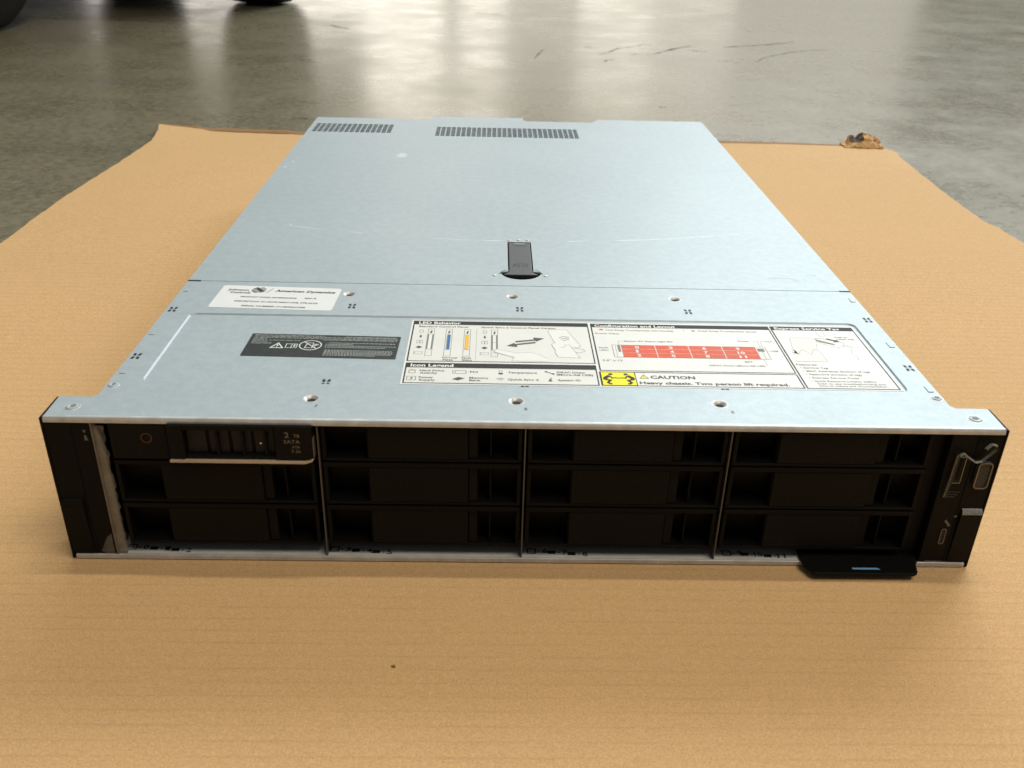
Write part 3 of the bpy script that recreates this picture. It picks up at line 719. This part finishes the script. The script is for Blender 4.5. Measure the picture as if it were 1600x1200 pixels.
# dark regulatory label in the sunk field
ZF = TOP - 0.8; zb = ZF + 0.10
bl = MB().prism(rounded(43.6, 14.9, 0.6), ZF + 0.01, zb).build('warning_label', SLATE, srv); place(bl, -116.8, 85.9, -1.2)
bl['label'] = 'dark slate label with small pale print and warning symbols'
q = MB(); z = zb + 0.05
words(q, -41.5, -1, 13.0, 0.55, z); words(q, 11.5, 42, 12.6, 0.55, z)
words(q, -41.5, 42, 11.3, 0.55, z); words(q, -41.5, 42, 9.6, 0.5, z); words(q, -41.5, -34, 8.0, 0.5, z); words(q, -1, 42, 8.2, 0.5, z)
words(q, -41.5, -33, 6.3, 0.5, z); words(q, -32, -14, 6.3, 0.5, z); words(q, -41.5, -30, 3.2, 0.45, z); words(q, -41.5, -30, 1.8, 0.45, z); words(q, -41.5, -32, 4.8, .45, z)
for k in range(4): words(q, 1.5 + (2 if k == 0 else 0), 42 - (24 if k == 1 else 6 * (k % 2)), 4.4 - k * 1.9, 0.75, z, 0.7, 1.7)
for k in range(5): words(q, 2.2, 41 - (9 if k == 4 else 0), -5.2 - k * 1.6, 0.75, z, 0.6, 1.5)
q.build('small_print', FADED, bl)['kind'] = 'stuff'
q = MB()
q.line([(-29.2, -3.6), (-22.2, -3.6), (-25.7, 2.6)], 0.7, z, True); q.line([(-25.7, 0.8), (-25.7, -1.4)], 0.7, z); q.disc(-25.7, -2.4, 0.4, 0.4, z, 8)
q.line([(-20.8, -3.2), (-14.6, -3.2), (-14.6, 1.8), (-20.8, 1.8)], 0.4, z, True); q.line([(-17.6, -3.2), (-17.6, 1.8)], 0.35, z); q.line([(-16.0, -2), (-16.0, 0.2)], 0.8, z); q.disc(-16.0, 1.0, .45, .4, z, 8)
q.ring(-7.0, 0.6, 6.2, 6.2, 0.6, z, 32); q.line([(-11.2, 5.0), (-2.8, -3.8)], 0.6, z); q.line([(-9.8, -2.8), (-5.6, -2.8), (-5.6, 3.6), (-9.0, 3.6)], 0.45, z, True); q.disc(-3.6, 1.4, 1.3, 1.1, z, 10); q.line([(-5.0, -0.6), (-2.6, 2.2)], 0.9, z)
q.build('warning_symbols', WHITEINK, bl)['kind'] = 'stuff'

# large white system information label
zb = ZF + 0.14
il = MB().prism([(-68.2, 41.0), (203.4, 41.0), (203.4, 124.6), (-68.2, 124.6)], ZF + 0.01, zb).build('information_label', PAPER, srv)
il['label'] = 'large white information label with diagrams and a yellow caution field'
za, zh, z1_, z2_, z3_ = zb + 0.03, zb + 0.06, zb + 0.09, zb + 0.12, zb + 0.15
cr = MB(); cr.rect(-66.5, 69, 38.5, 122, za); cr.rect(-66.5, 43, 38.3, 61, za); cr.rect(41, 60.5, 149.8, 122, za); cr.rect(151.8, 43, 201.6, 122, za)
cr.build('cream_fields', CREAM, il)['kind'] = 'stuff'
bk = MB()
for x0, y0, x1, y1, hb in ((-66.8, 68.6, 38.7, 123.0, 118.0), (-66.8, 42.4, 38.5, 66.0, 60.6), (40.8, 60.2, 149.9, 122.6, 117.8), (40.2, 42.6, 149.9, 58.4, None), (151.5, 42.6, 201.9, 122.8, 117.8)):
    bk.frame(x0, y0, x1, y1, 0.75, zh)
    bk.rect(x0 - 0.3, y0, x0 + 0.45, y1, zh + 0.01)
    if hb: bk.rect(x0, hb, x1, y1, zh + 0.02)
bk.build('printed_frames', INK, il)['kind'] = 'stuff'
t = MB(); Z = z2_
put_text(t, 'LED Behavior', -63.8, -38.4, 120.5, 3.4, Z, 0.03); put_text(t, 'Icon Legend', -64.3, -40.6, 63.4, 3.6, Z, 0.03)
put_text(t, 'Configuration and Layout', 42.9, 92.4, 120.1, 3.4, Z, 0.03); put_text(t, 'Express Service Tag', 153.6, 193.8, 120.4, 3.4, Z, 0.03)
for i in range(12): put_text(t, str(i), 64.0 + (i // 3) * 19.7, 64.0 + (i // 3) * 19.7 + (2.4 if i < 10 else 4.2) * (0.6 if i == 1 else 1), 90.3 - (i % 3) * 5.2, 3.2, z3_, 0.03)
t.build('white_lettering', WHITEINK, il)['kind'] = 'stuff'
t = MB(); Z = z1_
for s_, a, b, y, c_ in (('Standard Control Panel', -63.6, -33.8, 115.1, 1.9), ('Quick Sync 2 Control Panel Option', -26.0, 19.0, 115.1, 1.9), ('Normal', -47.4, -39.0, 73.2, 1.8), ('State', -47.2, -41.2, 70.6, 1.8), ('Fault', -36.4, -31.0, 73.2, 1.8), ('State', -36.2, -30.4, 70.6, 1.8),
        ('Hard Drive', -58.8, -45.4, 57.1, 2.1), ('Activity', -58.7, -49.0, 54.2, 2.1), ('Power', -58.8, -51.0, 49.0, 2.1), ('Supply', -58.6, -49.8, 46.0, 2.1), ('PCI', -31.2, -27.0, 56.0, 2.1), ('Memory', -31.4, -21.0, 49.1, 2.1), ('Bank', -31.4, -25.2, 46.2, 2.1),
        ('Temperature', -10.4, 5.6, 56.0, 2.1), ('Quick Sync 2', -10.6, 6.2, 47.8, 2.1), ('iDRAC Direct', 16.3, 32.0, 57.1, 2.1), ('(Micro-AB USB)', 16.2, 36.4, 54.2, 2.1), ('System ID', 16.6, 29.0, 47.8, 2.1)):
    put_text(t, s_, a, b, y, c_, Z, 0.022)
put_text(t, 'CAUTION', 67.6, 92.2, 53.0, 3.7, Z, 0.03); put_text(t, 'Heavy chassis. Two person lift required.', 60.9, 142.6, 46.2, 3.0, Z, 0.03)
t.build('grey_lettering', GREYINK, il)['kind'] = 'stuff'
t = MB()
for s_, a, b, y, c_ in (('Hot Swap Touchpoints (terracotta)', 49.3, 90.4, 114.1, 1.9), ('Cold Swap Touchpoints (blue)', 105.5, 141.2, 114.8, 1.9), ('Front View', 42.5, 57.0, 109.0, 1.9), ('System ID/ Status Light Bar', 58.4, 87.8, 98.8, 1.8), ('Power', 126.8, 133.6, 101.1, 1.8), ('VGA', 142.6, 147.4, 101.0, 1.8), ('USB', 143.0, 147.6, 88.0, 1.8), ('Fault', 43.0, 48.2, 89.5, 1.8), ('LEDs', 43.0, 48.2, 86.2, 1.8),
        ('3.5" x 12', 43.4, 54.8, 73.0, 2.0), ('EST', 124.6, 129.2, 73.5, 1.8), ('iDRAC Direct (Micro-AB USB)', 103.2, 135.0, 68.4, 1.8),
        ('Features:', 153.2, 165.4, 71.2, 2.2), ('• Service Tag', 154.4, 170.2, 67.2, 1.9), ('• MAC Addresses (bottom of tag)', 155.0, 192.6, 63.1, 1.9), ('• Password (bottom of tag)', 155.4, 186.6, 59.2, 1.9), ('• Express Service Code', 155.8, 183.8, 55.2, 1.9),
        ('• Quick Resource Locator (QRL):', 156.0, 192.0, 51.2, 1.9), ('Scan to see troubleshooting and', 158.6, 196.0, 48.2, 1.7), ('how-to videos and documentation.', 158.9, 196.4, 45.6, 1.7), ('Push to', 187.4, 195.0, 108.8, 1.7), ('open tag', 187.8, 198.0, 106.2, 1.7)):
    put_text(t, s_, a, b, y, c_, Z, 0.02)
t.build('pale_lettering', PALEINK, il)['kind'] = 'stuff'
# diagrams
wf = MB(); gl = MB(); dk = MB()
for k, (x, mode) in enumerate(((-57.5, 0), (-46.8, 1), (-35.9, 2), (-19.8, 3))):
    if mode in (0, 3): gl.rect(x + 0.1, 84, x + 0.8, 104, Z); gl.rect(x + 2.9, 84, x + 3.6, 104, Z)
    gl.frame(x, 75.2, x + 3.7, 111.6, 0.28, Z); wf.rect(x + 0.95, 84, x + 2.75, 104, z1_); gl.frame(x + 0.85, 83.8, x + 2.85, 103.8, 0.22, z2_)
    dk.flat([(x + 1.2, 105.4), (x + 2.2, 105.6), (x + 2.6, 109.2), (x + 1.5, 109)], Z)
    if mode == 3: gl.line([(x + 0.8, 94), (x + 2.9, 94)], 0.3, z2_); gl.line([(x + .8, 80), (x + 2.9, 80)], .3, z2_)
for x in (-61.5, -23.7):
    gl.frame(x - 1.0, 106.6, x + 1.0, 110.0, 0.28, Z); dk.flat([(x - 0.8, 99.6), (x + 0.8, 99.6), (x + 0.3, 103.0), (x - 0.3, 103.0)], Z); gl.frame(x - 1.7, 91.8, x - 0.1, 95.6, 0.25, Z); gl.frame(x + 0.2, 91.8, x + 1.7, 95.6, 0.25, Z)
    dk.flat([(x - 2.0, 86.4), (x, 84.6), (x + 2.0, 86.4), (x, 88.2)], Z); gl.line([(x - 2.4, 81), (x - 2.4, 77)], 0.3, Z); gl.frame(x - 1.8, 77.4, x + 2.4, 80.4, 0.22, Z)
gl.line([(-28.5, 113), (-28.6, 69.6)], 0.16, Z)
dk.flat([(-5.8, 94.4), (-5.6, 96.4), (5.2, 99.0), (5.0, 101.6), (11.4, 100.6), (6.6, 96.0), (6.2, 97.4)], Z)
dk.flat([(6.2, 95.8), (6.0, 93.8), (-5.0, 90.8), (-4.6, 88.2), (-11.0, 89.6), (-6.4, 93.8), (-6.0, 92.4)], Z)
ph = [(14.0, 110.6), (15.2, 113.0), (25.4, 113.4), (32.4, 91.0), (31.0, 88.8), (19.6, 88.4), (18.2, 90.6)]
wf.flat(ph, z1_); gl.line(ph, 0.22, z2_, True)
for k in range(3): gl.line([(20.2 + k * 1.1, 101.4 - k * 1.9), (22.6 + k * .8, 103.4 - k * 2.2), (26.4 - .2 * k, 103.0 - k * 2.0)], 0.6, z2_)
hand = [(18.4, 96.0), (15.4, 92.4), (17.4, 84.0), (16.8, 82.2), (18.4, 76.0), (31.0, 75.0), (27.4, 86.6), (26.0, 92.0), (23.4, 92.2), (22.6, 88.6), (20.0, 89.0)]
wf.flat(hand, z3_ - 0.01); gl.line(hand[:5], 0.22, z3_ + 0.02); gl.line(hand[5:], 0.24, z3_ + 0.02); gl.line([(28.4, 87.4), (33.0, 86.8), (34.6, 84.4), (31.4, 81.8), (28.6, 82.6)], 0.22, z3_)
pt = [(-18.4, 83.4), (-16.8, 85.0), (-5.6, 80.2), (2.0, 81.2), (6.0, 80.0), (12.6, 73.4), (12.4, 70.2), (-8.2, 70.2), (-6.6, 74.6), (-17.2, 80.8)]
wf.flat(pt, z3_); gl.line(pt[1:6], 0.2, z3_ + 0.02); gl.line([pt[7], pt[8], pt[9], pt[0], pt[1]], 0.22, z3_ + 0.02)
# icon legend pictures
gl.frame(-64.6, 53.8, -61.2, 57.2, 0.4, Z); gl.line([(-64.6, 57.0), (-63.0, 58.0), (-61.2, 57.0)], 0.35, Z); gl.frame(-65.2, 45.6, -60.4, 49.8, 0.4, Z); dk.flat([(-63.3, 46.8), (-62.4, 46.8), (-62.0, 48.8), (-63.0, 48.8)], Z)
gl.line([(-40.8, 58.0), (-40.4, 53.6)], 0.4, Z); gl.frame(-39.4, 54.0, -33.4, 57.4, 0.4, Z); dk.flat([(-40.8, 47.2), (-37.4, 49.8), (-33.8, 48.4), (-37.6, 45.8)], Z)
gl.frame(-15.2, 54.4, -13.6, 58.0, 0.35, Z); dk.disc(-14.4, 54.4, 1.3, 1.0, Z, 12)
for k in range(3): gl.line([(-16.8 + k * .7, 48.6 - k * .9), (-14.6, 49.3 - k * 1.0), (-12.4 - k * .7, 48.6 - k * .9)], 0.35, Z)
dk.line([(10.6, 57.4), (14.4, 55.0)], 0.7, Z); dk.disc(10.6, 57.4, 0.9, 0.8, Z, 8); dk.disc(14.4, 55.0, 0.9, 0.8, Z, 8); dk.flat([(11.4, 46.0), (13.6, 46.2), (13.0, 48.6), (12.0, 48.6)], Z); dk.disc(12.9, 49.6, 0.6, 0.5, Z, 8)
# chassis diagram
gl.frame(50.8, 77.2, 140.8, 93.2, 0.4, z1_ - 0.01); wf.rect(51.0, 77.4, 55.6, 93.0, Z); wf.rect(135.2, 77.4, 140.6, 93.0, Z)
gl.rect(53.8, 84, 55.4, 93, z2_); gl.line([(52.6, 77.4), (52.6, 93)], 0.25, z2_); gl.rect(135.6, 87, 139.6, 91, z2_); gl.line([(138, 77.4), (138, 87)], 0.25, z2_)
gl.line([(55, 93.5), (55, 98.6), (57.6, 98.6)], 0.2, Z); gl.line([(135.4, 101), (138.4, 101), (138.4, 93.5)], 0.2, Z); gl.line([(142, 101), (140.4, 101), (139.6, 93.5)], 0.2, Z); gl.line([(141, 88), (142.6, 88)], 0.2, Z); gl.line([(136.4, 77), (136.4, 68.4)], 0.2, Z); gl.line([(97, 115.8), (97, 113.2)], 0.2, Z)
rd = MB(); rd.rect(56.0, 77.4, 134.9, 93.1, z2_); rd.rect(45.4, 113.6, 47.8, 115.4, Z); rd.build('red_blocks', REDINK, il)['kind'] = 'stuff'
gl.rect(101.6, 113.8, 103.6, 115.4, Z)
for x in (75.8, 95.5, 115.2): wf.rect(x - 0.22, 77.4, x + 0.22, 93.1, z3_)
for y in (87.8, 82.6): wf.rect(56.0, y - 0.09, 134.9, y + 0.09, z3_)
# service tag picture: phone, drawer and hands
ph = [(159.4, 107.0), (175.4, 107.0), (169.6, 84.4), (156.0, 84.4)]; wf.flat(ph, z1_); gl.line(ph, 0.16, z2_, True)
tr = [(174.0, 105.6), (178.6, 107.2), (190.0, 100.6), (188.6, 96.0), (184.4, 94.2), (176.0, 99.6)]; gl.line(tr, 0.22, z2_, True); gl.flat([(174.4, 105.2), (176.2, 101.6), (184.4, 97.2), (183.6, 99.4)], z2_); dk.flat([(180.6, 105.8), (185.0, 103.0), (184.4, 101.6), (188.2, 102.2), (187.2, 105.2), (186.2, 104.2), (182.2, 106.6)], z3_)
gl.line([(178.0, 116.6), (178.4, 109.6), (182.0, 110.0), (182.4, 116.4)], 0.2, Z)
hd = [(157.6, 90.6), (155.6, 87.0), (158.6, 84.0), (160.4, 88.2), (163.0, 90.4), (165.8, 84.0), (169.6, 91.8), (172.2, 88.0), (172.8, 75.0), (154.4, 75.0)]; wf.flat(hd, z3_); gl.line(hd[:9], 0.2, z3_ + 0.02)
gl.line([(189.4, 96.6), (193.6, 95.0), (191.4, 90.4), (190.2, 85.8), (192.0, 82.0), (191.2, 76.6)], 0.16, Z); gl.line([(188.6, 97.6), (198.6, 94.2)], 0.12, Z)
wf.build('white_drawing', WHITEINK, il)['kind'] = 'stuff'; gl.build('grey_drawing', PALEINK, il)['kind'] = 'stuff'; dk.build('dark_drawing', GREYINK, il)['kind'] = 'stuff'
q = MB(); q.rect(-45.7, 83.9, -43.9, 103.6, z3_); q.build('blue_bar', BLUEINK, il)
q = MB(); q.rect(-35.0, 83.9, -33.0, 103.6, z3_); q.build('amber_bar', AMBERINK, il)
q = MB(); q.rect(40.8, 43.0, 59.3, 58.0, z1_); q.flat([(61.8, 51.4), (66.4, 51.4), (64.1, 55.6)], z1_); q.build('yellow_field', YELLOWINK, il)
q = MB(); q.frame(40.6, 42.8, 59.4, 58.2, 0.5, z2_); q.line([(61.8, 51.4), (66.4, 51.4), (64.1, 55.6)], 0.3, z2_, True); q.line([(64.1, 54.4), (64.1, 52.8)], 0.35, z2_)
for s_ in (-1, 1):                                   # two figures lifting a load
    f = lambda L: [(50.1 + s_ * a, b) for a, b in L]
    q.disc(50.1 + s_ * 4.2, 55.6, 1.25, 1.2, z2_, 12)
    q.line(f([(4.9, 54.0), (7.4, 51.4), (7.6, 49.0)]), 2.3, z2_); q.line(f([(4.6, 53.4), (3.6, 51.0), (1.4, 51.6)]), 1.0, z2_ + 0.005); q.line(f([(7.6, 49.4), (4.8, 48.6), (6.4, 45.8), (5.4, 44.6), (4.2, 44.5)]), 1.5, z2_ + 0.01)
for k in range(3): q.line([(48.4 + .2 * k, 51.8 - k * .7), (51.8 - .2 * k, 51.8 - k * .7)], 0.3, z2_)
q.build('lifting_figures', INK, il)['kind'] = 'stuff'

# ------------------------------------------------------------------ small things on the sheet
g = MB().lathe([(0.2, 0), (1.0, 0.2), (0.8, 0.5), (0.2, 0.7)], (0, 0, 0), 9).build('grit_crumb', m_plain('grit', (0.14, 0.10, 0.06), 0.8), loc=(-63, -76.8, 0.05), smooth=True)
for v in g.data.vertices: v.co.x *= random.uniform(0.7, 1.5); v.co.y *= random.uniform(0.7, 1.2)
tag(g, 'tiny dark crumb lying on the cardboard in front of the server', 'crumb')

# ------------------------------------------------------------------ vehicle parked behind, only its tyres reach the frame
veh = bpy.data.objects.new('parked_vehicle', None); COL.objects.link(veh); veh.location = (-1.4, 3.0, FZ * K)
tag(veh, 'dark vehicle on thick black rubber tyres parked at the upper left', 'vehicle')
def wheel(x, y, r, wd, rot=0):
    hw = wd / 2
    t_ = MB().lathe([(r * 0.55, -hw * 0.9), (r * 0.80, -hw), (r * 0.93, -hw * 0.96), (r * 0.985, -hw * 0.8), (r, -hw * 0.5), (r, hw * 0.5), (r * 0.985, hw * 0.8), (r * 0.93, hw * 0.96), (r * 0.80, hw), (r * 0.55, hw * 0.9)], (0, 0, 0), 48, 'x', cap=False)
    o = t_.build('wheel', RUBBER, veh, smooth=True, loc=(x + 1400, y - 3000, r + 0.3)); o.rotation_euler = (0, 0, R(rot))
    MB().lathe([(0.5, -hw * 0.3), (r * 0.2, -hw * 0.35), (r * 0.25, -hw * 0.6), (r * 0.5, -hw * 0.6), (r * 0.57, -hw * 0.88), (r * 0.57, hw * 0.88), (r * 0.5, hw * 0.6), (r * 0.25, hw * 0.6), (r * 0.2, hw * 0.35), (0.5, hw * 0.3)], (0, 0, 0), 32, 'x').build('rim', DARKPAINT, o, smooth=True)
wheel(-735, 2700, 290, 205); wheel(-1300, 3250, 230, 200); wheel(-1275, 1975, 260, 190)
b = MB(); b.prism([(-900, 330), (-900, 900), (-700, 1150), (900, 1150), (1150, 800), (1150, 330)], -2100, 790, 'x')
b.build('body', DARKPAINT, veh, bevel=60, seg=3, loc=(0, 0, 0))
b = MB().box(-2000, 300, -1500, -905, 300, 900); b.build('front_guard', DARKPAINT, veh, bevel=50, seg=3)
